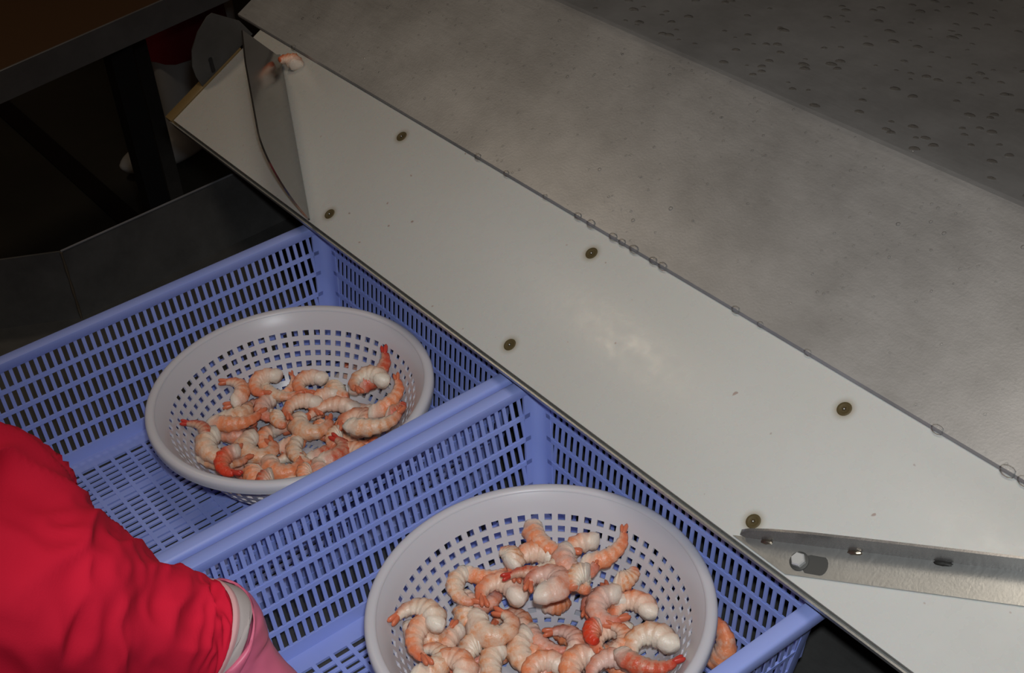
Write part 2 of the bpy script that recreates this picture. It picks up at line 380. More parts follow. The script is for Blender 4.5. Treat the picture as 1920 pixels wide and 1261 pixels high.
# legs and lower rails of the table
for lx, ly in ((XS + 0.06, 0.34), (XS + 0.06, 1.10), (XR - 0.05, 0.34), (XR - 0.05, 1.10)):
    bm = bmesh.new(); box(bm, (lx - 0.02, ly - 0.02, FLOOR), (lx + 0.02, ly + 0.02, ZT - 0.004)); bevel(bm, 0.003)
    link('leg', bm, M['steel_dark'], table)
for ra, rb in (((XS + 0.06, 0.325, 0.10), (XR - 0.05, 0.355, 0.14)), ((XS + 0.06, 1.085, FLOOR + 0.2), (XR - 0.05, 1.115, FLOOR + 0.24))):
    bm = bmesh.new(); box(bm, ra, rb); link('cross_rail', bm, M['steel_dark'], table)
for bx in (XL + 0.03, 0.62, XR - 0.06):
    bm = bmesh.new()
    q = lambda yy: BO.z + (yy - BO.y) * ST / CT
    loft(bm, [[(x, BO.y + 0.03, q(BO.y + 0.03) - 0.018), (x, 0.335, q(0.335) - 0.018 - 0.02), (x, 0.335, 0.10), (x, BO.y + 0.05, q(BO.y + 0.03) - 0.04)] for x in (bx, bx + 0.004)])
    link('bracket', bm, M['steel_dark'], table)

# water on the steel: beads on the slope and on the top, and a row hanging on the lip
rnd = random.Random(4)
bm = bmesh.new()
def bead(p, nrm, r, flat, stretch=1.0):
    nrm = Vector(nrm).normalized(); xx = Vector((1, 0, 0)); yy = nrm.cross(xx)
    rings = []; n = 10
    for k in range(5):
        a = PI / 2 * k / 4.4; rr = r * math.cos(a); hh = r * flat * math.sin(a)
        rings.append([Vector(p) + xx * math.cos(2 * PI * j / n) * rr * stretch + yy * math.sin(2 * PI * j / n) * rr + nrm * hh for j in range(n)])
    loft(bm, rings)
NS = (0, -ST, CT)
for i in range(60):
    x = rnd.uniform(-0.3, 1.2); q = rnd.uniform(0.172, 0.352)
    bead((x, BO.y + q * CT - 0.0046 * ST, BO.z + q * ST + 0.0045 * CT), NS, rnd.uniform(0.0011, 0.0022), 0.7)
for i in range(1100):
    x = rnd.uniform(-0.34, 1.5); q = 0.366 - abs(rnd.gauss(0, 0.09)) if rnd.random() < .5 else rnd.uniform(0.168, 0.362)
    q = min(max(q, 0.168), 0.362); y, z = BO.y + q * CT - 0.0046 * ST, BO.z + q * ST + 0.0046 * CT
    bead((x, y, z - 0.0001), NS, rnd.choice((0.0006, 0.0008, 0.0011, 0.0015)), 0.5)
for i in range(900):
    x = rnd.uniform(-0.1, 1.2); y = 0.285 + rnd.random() ** 1.1 * 0.48
    bead((x, y, ZT - 0.0001), (0, 0, 1), rnd.uniform(0.0020, 0.0050), 0.20, rnd.uniform(0.9, 1.5))
for x, r in ((-0.205, .0025), (0.185, .0028), (0.235, .0024), (0.300, .0020), (0.352, .0028), (0.372, .0032), (0.405, .0030), (0.418, .0026), (0.435, .0032), (0.462, .0028), (0.475, .0030), (0.57, .0026), (0.60, .0020), (0.655, .0022), (0.79, .0030), (0.855, .0036), (0.87, .0032)):
    y, z = BO.y + 0.1640 * CT - 0.0035 * ST, BO.z + 0.1640 * ST + 0.0035 * CT
    bead((x, y, z), (0, -0.7, 0.6), r * 1.35, 0.8, 1.5)
wd = link('water_drops', bm, M['water'], None, 80); wd['kind'] = 'stuff'; tag(wd, 'clear water drops beaded all over the steel table top and its lip', 'water')

# ------------------------------------------------------------------ dark steel worktop under the crates
ZB = -0.1490
bench = root('steel_bench', 'low dark steel bench with an upturned rim, under the blue crates', 'bench')
plan = [(-0.270, 0.30), (-0.232, -0.247), (-0.4645, -0.660), (1.60, -0.660), (1.60, 0.30)]
bm = bmesh.new(); prism(bm, [(x, y, ZB) for x, y in plan], (0, 0, -0.003), (0, 0, 0))
link('bench_top', bm, M['steel_dark'], bench)
bm = bmesh.new()
def wall_run(bm, pts, z0, z1, th):
    pts = [Vector((x, y, 0)) for x, y in pts]
    offs = []
    for i, p in enumerate(pts):
        ds = [(pts[k + 1] - pts[k]).normalized() for k in (i - 1, i) if 0 <= k < len(pts) - 1]
        n_ = sum((Vector((d.y, -d.x, 0)) for d in ds), Vector()).normalized(); offs.append(n_ * th)
    loft(bm, [[p + Vector((0, 0, z0)), p + Vector((0, 0, z1)), p - o + Vector((0, 0, z1)), p - o + Vector((0, 0, z0))] for p, o in zip(pts, offs)])
wall_run(bm, [(-0.270, 0.30), (-0.232, -0.247), (-0.4645, -0.660)], ZB, -0.050, -0.003)
link('upturned_rim', bm, M['steel_dark'], bench)
bm = bmesh.new()
path = [(-0.2315 + 0.001, -0.247, ZB + 0.0 + k * 0.0099) for k in range(11)]
tube(bm, path, [0.0012 + 0.0009 * abs(math.sin(k * 2.1)) for k in range(11)], 8); link('weld_seam', bm, M['weld'], bench)
bm = bmesh.new(); tube(bm, [(-0.270 + 0.0705 * t, 0.30 - 0, -0.050) if False else (-0.270 + 0.038 * t, 0.30 - 0.547 * t, -0.0495) for t in [k / 10 for k in range(11)]], 0.0015, 8)
link('rim_edge', bm, M['steel_fascia'], bench)
for lx, ly in ((-0.18, 0.24), (1.5, 0.24), (-0.38, -0.63), (1.5, -0.63)):
    bm = bmesh.new(); box(bm, (lx - 0.018, ly - 0.018, FLOOR), (lx + 0.018, ly + 0.018, ZB - 0.003)); link('leg', bm, M['steel_dark'], bench)

# ------------------------------------------------------------------ blue crates
CW, CL, CD = 0.395, 0.560, 0.1446           # outer width (x), length (y), depth
T0, T1 = 0.012, 0.034                       # inset of the inner wall face at the top and at the bottom
def inset(z): return T0 + (T1 - T0) * min(1, max(0, (-z - 0.005) / (CD - 0.005)))
def crate_wall(parent, name, P, e, nin, length):
    """P: outer corner at rim height; e: along; nin: inward"""
    P, e, nin = Vector(P), Vector(e), Vector(nin); up = Vector((0, 0, 1))
    bm = bmesh.new()
    def bx(s0, s1, z0, z1, d0, d1):   # d: depth behind the inner face (positive = outwards)
        q = lambda s, z, d_: P + e * s + nin * (inset(z) - d_) + up * z
        box8(bm, [q(s0, z0, d1), q(s1, z0, d1), q(s1, z0, d0), q(s0, z0, d0), q(s0, z1, d1), q(s1, z1, d1), q(s1, z1, d0), q(s0, z1, d0)])
    def ends(z): k = inset(z); return k + 0.009, length - k - 0.009
    for z0, z1 in ((-0.0117, -0.003), (-0.0362, -0.0318), (-0.0606, -0.0562), (-0.0859, -0.0815), (-0.1122, -0.1078), (-CD, -0.1318)):
        a, b = ends((z0 + z1) / 2); bx(a, b, z0, z1, 0.0, 0.0026)
    n = int((length - 0.052) / 0.0090); s0 = (length - n * 0.0090) / 2
    for k in range(n + 1):
        s = s0 + k * 0.0090
        lim = min(s, length - s) - 0.005
        zb = -0.135 if lim > T1 else -0.005 - (lim - T0) / (T1 - T0) * (CD - 0.005)
        bx(s - 0.00195, s + 0.00195, max(zb, -0.135), -0.008, 0.0008, 0.0022)
    return link(name, bm, M['crate'], parent, 30)
def rrect(o, z, rad, nseg=6, w_=CW, l_=CL):
    """rounded rectangle inset by o"""
    pts = []; r = max(rad, 0.001)
    for cx, cy, a0 in ((w_ - o - r, -o - r, 0), (o + r, -o - r, PI / 2), (o + r, -l_ + o + r, PI), (w_ - o - r, -l_ + o + r, 1.5 * PI)):
        for k in range(nseg + 1):
            a = a0 + PI / 2 * k / nseg; pts.append((cx + r * math.cos(a), cy + r * math.sin(a), z))
    return pts
def make_crate(x, y, label):
    t = root('plastic_crate', label, 'crate', None)
    crate_wall(t, 'side_wall', (0, 0, 0), (0, -1, 0), (1, 0, 0), CL)
    crate_wall(t, 'side_wall', (CW, 0, 0), (0, -1, 0), (-1, 0, 0), CL)
    crate_wall(t, 'end_wall', (0, 0, 0), (1, 0, 0), (0, -1, 0), CW)
    crate_wall(t, 'end_wall', (0, -CL, 0), (1, 0, 0), (0, 1, 0), CW)
    bm = bmesh.new()
    pr = [(0.001, -0.013, .018), (0.0, -0.011, .018), (0.0, -0.003, .018), (0.001, -0.0008, .018), (0.003, 0.0, .018), (0.0125, 0.0, .012), (0.0150, -0.0010, .011), (0.0158, -0.004, .010), (T0 + .0010, -0.0125, .010), (T0 - .0020, -0.0125, .012), (0.010, -0.0035, .012), (0.003, -0.003, .016), (0.0022, -0.013, .017)]
    pr.append(pr[0])
    loft(bm, [rrect(o_, z, r) for o_, z, r in pr], cap=False); bmesh.ops.remove_doubles(bm, verts=bm.verts, dist=1e-6)
    link('rim', bm, M['crate'], t, 50)
    for cx, cy in ((0, 0), (1, 0), (0, 1), (1, 1)):
        bm = bmesh.new(); rings = []
        for k in range(9):
            z = -0.004 - (CD - 0.004) * k / 8; i_ = inset(z); L = 0.0175; r = 0.011; loc = []
            inner = [(i_ + L, i_)] + [(i_ + r - r * math.sin(a), i_ + r - r * math.cos(a)) for a in [PI / 2 * j / 6 for j in range(7)]] + [(i_, i_ + L)]
            outer = [(i_ - 0.0028, i_ + L), (i_ - 0.0028, i_ + r * .7), (i_ + r * .25, i_ + r * .0), (i_ + r * .7, i_ - 0.0028), (i_ + L, i_ - 0.0028)]
            for px, py in inner + outer: loc.append((CW - px if cx else px, -CL + py if cy else -py, z))
            rings.append(loc)
        loft(bm, rings); link('corner_post', bm, M['crate'], t, 50)
    # base grid: bars along y, ribs along x, with a plain border
    bm = bmesh.new(); a0, b0 = T1 + 0.020, CW - T1 - 0.020; y0, y1 = -T1 - 0.020, -CL + T1 + 0.020; zt = -CD
    box(bm, (T1 - 0.003, -CL + T1 - 0.003, zt - 0.003), (a0, -T1 + 0.003, zt)); box(bm, (b0, -CL + T1 - 0.003, zt - 0.003), (CW - T1 + 0.003, -T1 + 0.003, zt))
    box(bm, (a0, y0, zt - 0.003), (b0, -T1 + 0.003, zt)); box(bm, (a0, -CL + T1 - 0.003, zt - 0.003), (b0, y1, zt))
    n = round((b0 - a0) / 0.0091)
    for k in range(1, n):
        xx = a0 + (b0 - a0) * k / n; h = 0.0043 if k in (7, n - 7, n // 2) else 0.0023
        box(bm, (xx - h, y1, zt - 0.0026), (xx + h, y0, zt - 0.0004))
    n = round((y0 - y1) / 0.0187)
    for k in range(1, n):
        yy = y1 + (y0 - y1) * k / n; box(bm, (a0, yy - 0.0022, zt - 0.0030), (b0, yy + 0.0022, zt))
    link('base_grid', bm, M['crate'], t, 30)
    t.location = (x, y, 0); return t
CY = 0.002
make_crate(0.0, CY, 'blue slotted plastic crate farther back, holding the far colander')
make_crate(0.400, CY, 'blue slotted plastic crate in front, its rim overlapping the one behind')

# ------------------------------------------------------------------ colanders
def make_colander(c, label, spin):
    t = root('colander', label, 'colander', None, (c[0], c[1], -CD))
    zf = lambda z: z + CD
    prof = [(0.1400, -0.0440), (0.1350, -0.0500), (0.1310, -0.0570), (0.1280, -0.0628)]
    walls = [(0.1280, -0.0628), (0.1253, -0.0682), (0.1230, -0.0730), (0.1205, -0.0785), (0.1182, -0.0835), (0.1156, -0.0890), (0.1130, -0.0940), (0.1100, -0.0995), (0.1071, -0.1045), (0.1036, -0.1100), (0.1000, -0.1150), (0.0952, -0.1205), (0.0900, -0.1250), (0.0835, -0.1290), (0.0770, -0.1315), (0.0720, -0.1330)]
    bottom = [(0.0665, -0.1342), (0.061, -0.1348), (0.055, -0.1350), (0.049, -0.1350), (0.043, -0.1350), (0.037, -0.1350), (0.031, -0.1350), (0.025, -0.1350), (0.019, -0.1350), (0.012, -0.1350)]
    allp = prof + walls[1:] + bottom; NC = 128
    nplain = len(prof) - 1
    kind = []
    for i in range(len(allp) - 1):
        k = i - nplain
        kind.append('hole' if (k >= 0 and k % 2 == 0) else 'solid')
    # inner and outer surfaces
    bm = bmesh.new(); TW = 0.0022
    def nrm(i):
        a = allp[max(0, i - 1)]; b = allp[min(len(allp) - 1, i + 1)]; dx, dz = b[0] - a[0], b[1] - a[1]; L = math.hypot(dx, dz); return (-dz / L, dx / L)
    V = []
    for side in (0, 1):
        rows = []
        for i, (r, z) in enumerate(allp):
            nx, nz = nrm(i); rr, zz = r + nx * TW * side, z + nz * TW * side
            rows.append([bm.verts.new((rr * math.cos(2 * PI * (j + (.1 if (j % 2) else 0)) / NC), rr * math.sin(2 * PI * (j + (.1 if (j % 2) else 0)) / NC), zf(zz))) for j in range(NC)])
        V.append(rows)
    def hole(i, j):
        if i < 0 or i >= len(allp) - 1 or kind[i] != 'hole': return False
        r = allp[i][0]
        if r > 0.085: return j % 2 == 0
        if r > 0.045: return j % 4 < 2
        return j % 8 < 4
    for i in range(len(allp) - 1):
        for j in range(NC):
            jn = (j + 1) % NC
            if hole(i, j): continue
            bm.faces.new((V[0][i][j], V[0][i][jn], V[0][i + 1][jn], V[0][i + 1][j]))
            bm.faces.new((V[1][i][j], V[1][i + 1][j], V[1][i + 1][jn], V[1][i][jn]))
            if i == 0: bm.faces.new((V[0][i][j], V[1][i][j], V[1][i][jn], V[0][i][jn]))
            elif hole(i - 1, j): bm.faces.new((V[0][i][j], V[1][i][j], V[1][i][jn], V[0][i][jn]))
            if hole(i + 1, j): bm.faces.new((V[0][i + 1][jn], V[1][i + 1][jn], V[1][i + 1][j], V[0][i + 1][j]))
            if hole(i, (j - 1) % NC): bm.faces.new((V[0][i + 1][j], V[1][i + 1][j], V[1][i][j], V[0][i][j]))
            if hole(i, jn): bm.faces.new((V[0][i][jn], V[1][i][jn], V[1][i + 1][jn], V[0][i + 1][jn]))
    bm.faces.new(V[0][-1]); bm.faces.new(list(reversed(V[1][-1])))
    o = link('bowl', bm, M['colander'], t, 42)
    bm = bmesh.new(); n = 128
    pr = [(0.1388, -0.0450), (0.1393, -0.0436), (0.1412, -0.0426), (0.1436, -0.0423), (0.1462, -0.0427), (0.1482, -0.0441), (0.1492, -0.0462), (0.1493, -0.0500), (0.1490, -0.0535), (0.1470, -0.0537), (0.1462, -0.0500), (0.1440, -0.0460), (0.1410, -0.0462)]
    pr.append(pr[0])
    loft(bm, [[(r * math.cos(2 * PI * j / n), r * math.sin(2 * PI * j / n), zf(z)) for j in range(n)] for r, z in pr], cap=False); bmesh.ops.remove_doubles(bm, verts=bm.verts, dist=1e-6)
    link('rolled_rim', bm, M['colander'], t, 60)
    bm = bmesh.new(); pr = [(0.078, -0.1325), (0.0805, -0.1325), (0.0800, -CD), (0.0765, -CD), (0.078, -0.1325)]
    loft(bm, [[(r * math.cos(2 * PI * j / n), r * math.sin(2 * PI * j / n), zf(z)) for j in range(n)] for r, z in pr], cap=False); bmesh.ops.remove_doubles(bm, verts=bm.verts, dist=1e-6)
    link('foot_ring', bm, M['colander'], t, 40)
    t.rotation_euler.z = spin
    return t
C1 = (0.2053, -0.1765); C2 = (0.6082, -0.1665)
make_colander(C1, 'white plastic colander of shrimp in the farther blue crate, partly behind a crate rim', 0.02)
make_colander(C2, 'white plastic colander of shrimp in the front crate, cut by the bottom of the picture', 0.035)

# ------------------------------------------------------------------ shrimp
SHAPES={'ring':(290,.0136,.0104),'curl':(230,.0148,.0103),'hook':(165,.0195,.0100),'long':(110,.0310,.0092),'chunk':(120,.0140,.0108)}
def shrimp_shape(kind,nu=34,nv=12):
    """body of a peeled shrimp lying in its own XY plane, centred; returns verts, faces, uvs, tail verts, faces, uvs"""
    deg,R,r0=SHAPES[kind]; A=math.radians(deg)
    def ring(u,tail=False):
        # the curl tightens towards the tail
        a=-A/2+A*u; Rc=R*(1.12-.34*u)
        if u<.05: k=math.sqrt(max(0,1-((.05-u)/.05)**2))*.72+.10
        elif u<.28: k=.82+.16*math.sin((u-.05)/.23*math.pi/2)
        else: k=.98-.58*((u-.28)/.72)**1.3
        seg=(u*7.2)%1.0
        k*=1.0+.18*(seg-.5)*(1 if .08<u<.93 else 0)
        c=(Rc*math.cos(a),Rc*math.sin(a),.0022*math.sin(u*5.0))
        er=(math.cos(a),math.sin(a),0)
        out=[]
        for j in range(nv):
            b=2*math.pi*j/nv
            rr=r0*max(k,.03)*(1+.07*math.sin(3*b+u*9)+.05*math.sin(5*b-u*23))
            x=math.cos(b)*rr*1.08; z=math.sin(b)*rr*.90
            if math.cos(b)<-.4: x*=.86
            out.append((c[0]+er[0]*x,c[1]+er[1]*x,c[2]+z))
        return out
    V=[];U=[]
    for i in range(nu+1):
        u=i/nu; V+=ring(u); U+=[(u,j/nv) for j in range(nv)]
    F=[]
    for i in range(nu):
        for j in range(nv):
            F.append((i*nv+j,(i+1)*nv+j,(i+1)*nv+(j+1)%nv,i*nv+(j+1)%nv))
    F.append(tuple(range(nv))); F.append(tuple(reversed(range(nu*nv,nu*nv+nv))))
    # tail: a tapering red tip of two blades
    a=A/2; Rc=R*.78; c=(Rc*math.cos(a),Rc*math.sin(a),.0022*math.sin(5.0)); t=(-math.sin(a),math.cos(a),0); n=(math.cos(a),math.sin(a),0)
    TV=[];TF=[];TU=[]
    for s in (-1,1):
        base=len(TV)
        for i in range(6):
            w=i/5; L=.0115*w; wd=(.0024+.0012*math.sin(w*2.6))*(1 if i<5 else .45); th=.0020*(1-.7*w)
            off=s*(.0008+.0017*w)
            p=[c[k]+t[k]*(L-.002)+n[k]*(off) for k in range(3)]
            for j in range(8):
                b=2*math.pi*j/8
                TV.append((p[0]+n[0]*math.cos(b)*wd*.62,p[1]+n[1]*math.cos(b)*wd*.62,p[2]+math.sin(b)*(th+wd*.55)+s*.0008)); TU.append((w,j/8))
        for i in range(5):
            for j in range(8): TF.append((base+i*8+j,base+(i+1)*8+j,base+(i+1)*8+(j+1)%8,base+i*8+(j+1)%8))
        TF.append(tuple(range(base,base+8))); TF.append(tuple(reversed(range(base+40,base+48))))
    mx=(max(v[0] for v in V)+min(v[0] for v in V))/2; my=(max(v[1] for v in V)+min(v[1] for v in V))/2
    mv=lambda L:[(x-mx,y-my,z) for x,y,z in L]
    return mv(V),F,U,mv(TV),TF,TU

_sm = {}
def shrimp_meshes(kind, colr):
    if (kind, colr) not in _sm:
        V, F, U, TV, TF, TU = shrimp_shape(kind)
        pair = []
        for nm, vs, fs, us, mt in (('shrimp', V, F, U, SH[colr]), ('tail', TV, TF, TU, M['tail_red'] if colr in 'rR' else M['tail'])):
            me = bpy.data.meshes.new(nm + '_' + kind); me.from_pydata(vs, [], fs); me.update()
            uvl = me.uv_layers.new(name='UVMap')
            for p in me.polygons:
                p.use_smooth = True
                vsx = [us[me.loops[li].vertex_index][1] for li in p.loop_indices]; wrap = max(vsx) - min(vsx) > 0.5
                for li in p.loop_indices:
                    u_, v_ = us[me.loops[li].vertex_index]
                    uvl.data[li].uv = (u_, v_ + 1 if (wrap and v_ < 0.5) else v_)
            me.materials.append(mt); pair.append(me)
        _sm[(kind, colr)] = pair
    return _sm[(kind, colr)]
def put_shrimp(kind, colr, loc, rot, s, label, group):
    b, tl = shrimp_meshes(kind, colr)
    o = bpy.data.objects.new('shrimp', b); C.objects.link(o); o.location = loc; o.rotation_euler = rot; o.scale = (s, s, s)
    tag(o, label, 'shrimp', group)
    if kind != 'chunk':
        k = bpy.data.objects.new('tail', tl); C.objects.link(k); k.parent = o
    return o
# kind, x, y, z, rotation, size, colour, what singles it out (None = buried under the others)
HEAP_NEAR = [
    ('hook', 0.6222, -0.1785, -0.1267, 0.01, 0.00, -0.31, 0.95, 'w', None),
    ('curl', 0.5903, -0.1622, -0.1242, -0.20, -0.07, -0.32, 0.95, 'o', None),
    ('chunk', 0.6109, -0.2097, -0.1255, 0.10, 0.05, 2.66, 0.95, 'p', None),
    ('long', 0.6307, -0.1491, -0.1230, -0.17, -0.11, 2.58, 0.95, 'r', None),
    ('hook', 0.5668, -0.1859, -0.1261, 0.03, -0.01, 0.17, 0.95, 'o', None),
    ('curl', 0.6473, -0.2035, -0.1233, -0.15, 0.04, -2.91, 0.95, 'w', None),
    ('chunk', 0.5950, -0.1298, -0.1255, -0.02, -0.10, -1.33, 0.95, 'o', None),
    ('long', 0.5832, -0.2267, -0.1197, 0.11, 0.03, 2.85, 0.95, 'p', None),
    ('hook', 0.6624, -0.1587, -0.1236, 0.18, 0.13, 2.54, 0.95, 'r', None),
    ('curl', 0.5517, -0.1553, -0.1242, 0.01, 0.18, 1.65, 0.95, 'o', None),
    ('chunk', 0.6354, -0.2367, -0.1174, -0.03, -0.15, 1.76, 0.95, 'w', None),
    ('long', 0.6282, -0.1145, -0.1247, -0.01, -0.00, -0.12, 0.95, 'o', None),
    ('hook', 0.5476, -0.2137, -0.1195, -0.05, 0.27, -1.74, 0.95, 'p', None),
    ('curl', 0.6792, -0.1941, -0.1115, -0.00, -0.02, 1.74, 0.95, 'r', None),
    ('chunk', 0.5648, -0.1169, -0.1179, -0.20, -0.04, -0.19, 0.95, 'o', None),
    ('long', 0.5982, -0.2559, -0.0936, 0.01, -0.01, 0.73, 0.95, 'w', None),
    ('hook', 0.6696, -0.1267, -0.1072, 0.01, 0.07, -1.41, 0.95, 'o', None),
    ('curl', 0.5254, -0.1752, -0.1026, 0.06, 0.03, -0.52, 0.95, 'p', None),
    ('chunk', 0.6686, -0.2386, -0.0806, 0.27, -0.05, -2.97, 0.95, 'r', None),
    ('long', 0.6041, -0.0912, -0.1071, -0.02, 0.01, 0.39, 0.95, 'o', None),
    ('hook', 0.5508, -0.2474, -0.0723, 0.05, 0.07, -0.93, 0.95, 'w', None),
    ('curl', 0.6991, -0.1662, -0.0896, -0.00, -0.06, 1.63, 0.95, 'o', None),
    ('chunk', 0.5310, -0.1250, -0.1130, -0.20, 0.01, -3.08, 0.95, 'p', None),
    ('long', 0.6293, -0.2722, -0.0731, 0.00, 0.01, -1.55, 0.95, 'r', None),
    ('long', 0.5347, -0.1050, -0.0641, 0.15, -0.02, -1.75, 1.10, 'o', 'long shrimp arching over the top edge of the heap'),
    ('hook', 0.5572, -0.0841, -0.0743, 0.07, 0.17, -2.83, 1.00, 'o', 'hooked shrimp just under the long arching one'),
    ('long', 0.5848, -0.0739, -0.0652, 0.25, 0.19, -0.24, 0.95, 'o', 'straight shrimp whose tail points up to the upper right'),
    ('hook', 0.5408, -0.1231, -0.0691, 0.11, 0.01, 2.82, 1.10, 'o', 'orange shrimp forming the left side of the upper cluster'),
    ('chunk', 0.5354, -0.1410, -0.0621, 0.11, 0.01, 1.21, 0.95, 'w', 'white shrimp piece at the upper left of the heap'),
    ('curl', 0.5629, -0.1184, -0.0671, 0.02, -0.01, 0.64, 1.00, 'w', 'white curled shrimp below the long arching one'),
    ('curl', 0.5782, -0.1065, -0.0615, -0.06, 0.02, -1.36, 1.00, 'p', 'pinkish shrimp forming the right side of the upper cluster'),
    ('long', 0.5134, -0.1586, -0.0886, 0.02, 0.12, -0.79, 0.85, 'o', 'slim shrimp lying along the upper left edge'),
    ('hook', 0.6022, -0.0914, -0.0961, 0.02, -0.01, 2.49, 0.90, 'p', 'pink shrimp on the upper right of the heap'),
    ('chunk', 0.6066, -0.0688, -0.0852, 0.25, 0.12, -0.16, 0.90, 'w', 'white shrimp tipped up against the right wall'),
    ('chunk', 0.5975, -0.1136, -0.0612, 0.10, 0.15, -2.30, 0.95, 'w', 'white stub of shrimp right of the heap centre'),
    ('hook', 0.5112, -0.1861, -0.0872, -0.02, 0.01, -2.12, 0.90, 'w', 'pale shrimp with a white rounded end at upper left'),
    ('curl', 0.5396, -0.1577, -0.0869, 0.08, 0.12, 2.33, 1.10, 'o', 'orange curled shrimp left of the heap centre'),
    ('long', 0.5679, -0.1403, -0.0637, 0.23, 0.05, 1.99, 0.85, 'r', 'dark red arched shrimp near the heap centre'),
    ('curl', 0.6248, -0.0781, -0.0984, -0.06, 0.02, 2.53, 1.00, 'o', 'orange and white curled shrimp at the right edge'),
    ('chunk', 0.5324, -0.1951, -0.1040, 0.06, 0.06, -1.91, 1.05, 'w', 'broad white shrimp at the left of the heap'),
    ('curl', 0.6161, -0.1040, -0.0864, 0.06, 0.07, -2.27, 1.05, 'p', 'pink ribbed shrimp right of the middle'),
    ('chunk', 0.5983, -0.1171, -0.0533, 0.11, 0.13, -3.01, 0.95, 'w', 'white square-ended shrimp piece in the middle'),
    ('hook', 0.5451, -0.2426, -0.0530, 0.02, -0.01, 1.93, 1.00, 'w', 'white shrimp at the far left edge of the heap'),
    ('hook', 0.6364, -0.1169, -0.0952, 0.17, 0.05, -3.11, 0.95, 'o', 'glossy shrimp beside the bright red one'),
    ('chunk', 0.6306, -0.1289, -0.0872, 0.15, 0.20, -2.60, 0.90, 'R', 'bright red shrimp piece, the reddest of the heap'),
    ('long', 0.5577, -0.2542, -0.0587, 0.19, 0.04, -2.57, 1.10, 'o', 'long orange shrimp running down the left edge'),
    ('long', 0.5872, -0.1522, -0.1196, 0.09, 0.02, -1.60, 0.90, 'p', 'pale pink shrimp under the large translucent one'),
    ('long', 0.5714, -0.2362, -0.0785, 0.03, 0.10, -2.44, 1.00, 'o', 'slender orange shrimp beside the left edge one'),
    ('hook', 0.6118, -0.1373, -0.1120, 0.03, 0.08, 1.24, 0.95, 'p', 'pink shrimp under the bright red one'),
    ('curl', 0.6756, -0.1045, -0.0804, -0.04, 0.01, 2.79, 1.10, 'w', 'curled white-fringed shrimp at the lower right edge'),
    ('hook', 0.6583, -0.1210, -0.0864, 0.14, 0.01, 0.63, 0.90, 'o', 'orange shrimp inside the right edge'),
    ('chunk', 0.5583, -0.2109, -0.1103, 0.10, 0.10, -2.82, 1.10, 'w', 'white flat shrimp piece low in the left half'),
    ('hook', 0.5909, -0.1752, -0.1172, -0.02, 0.12, -1.89, 1.20, 'w', 'large white shrimp low in the centre'),
    ('curl', 0.5825, -0.2621, -0.0695, 0.06, -0.02, 0.69, 1.00, 'w', 'curled pale shrimp at the lower left'),
    ('hook', 0.6682, -0.1408, -0.0857, -0.03, 0.11, 2.62, 0.95, 'p', 'pink shrimp beside the dark gap at lower right'),
    ('curl', 0.6423, -0.1542, -0.1041, 0.10, 0.06, -2.47, 1.15, 'o', 'curled orange shrimp at the bottom edge of the picture'),
    ('long', 0.7032, -0.1356, -0.0583, 0.12, 0.07, -1.20, 0.95, 'r', 'red-tipped slim shrimp at the lower right'),
    ('hook', 0.5867, -0.2050, -0.1150, -0.00, 0.11, -2.09, 1.10, 'w', 'pale shrimp at the bottom left of the centre'),
    ('curl', 0.6158, -0.1744, -0.1128, 0.08, 0.05, 3.14, 1.00, 'o', 'deep orange shrimp at the bottom centre'),
    ('curl', 0.5993, -0.2516, -0.0657, 0.00, -0.00, 1.97, 1.05, 'o', 'orange shrimp at the bottom left corner'),
    ('ring', 0.5856, -0.1400, -0.0571, -0.10, 0.13, 1.38, 1.12, 'p', 'large curled translucent shrimp in the middle'),
    ('ring', 0.5578, -0.1842, -0.1022, 0.04, 0.15, -0.51, 1.10, 'w', 'large tightly curled orange and white shrimp in the front left'),
]
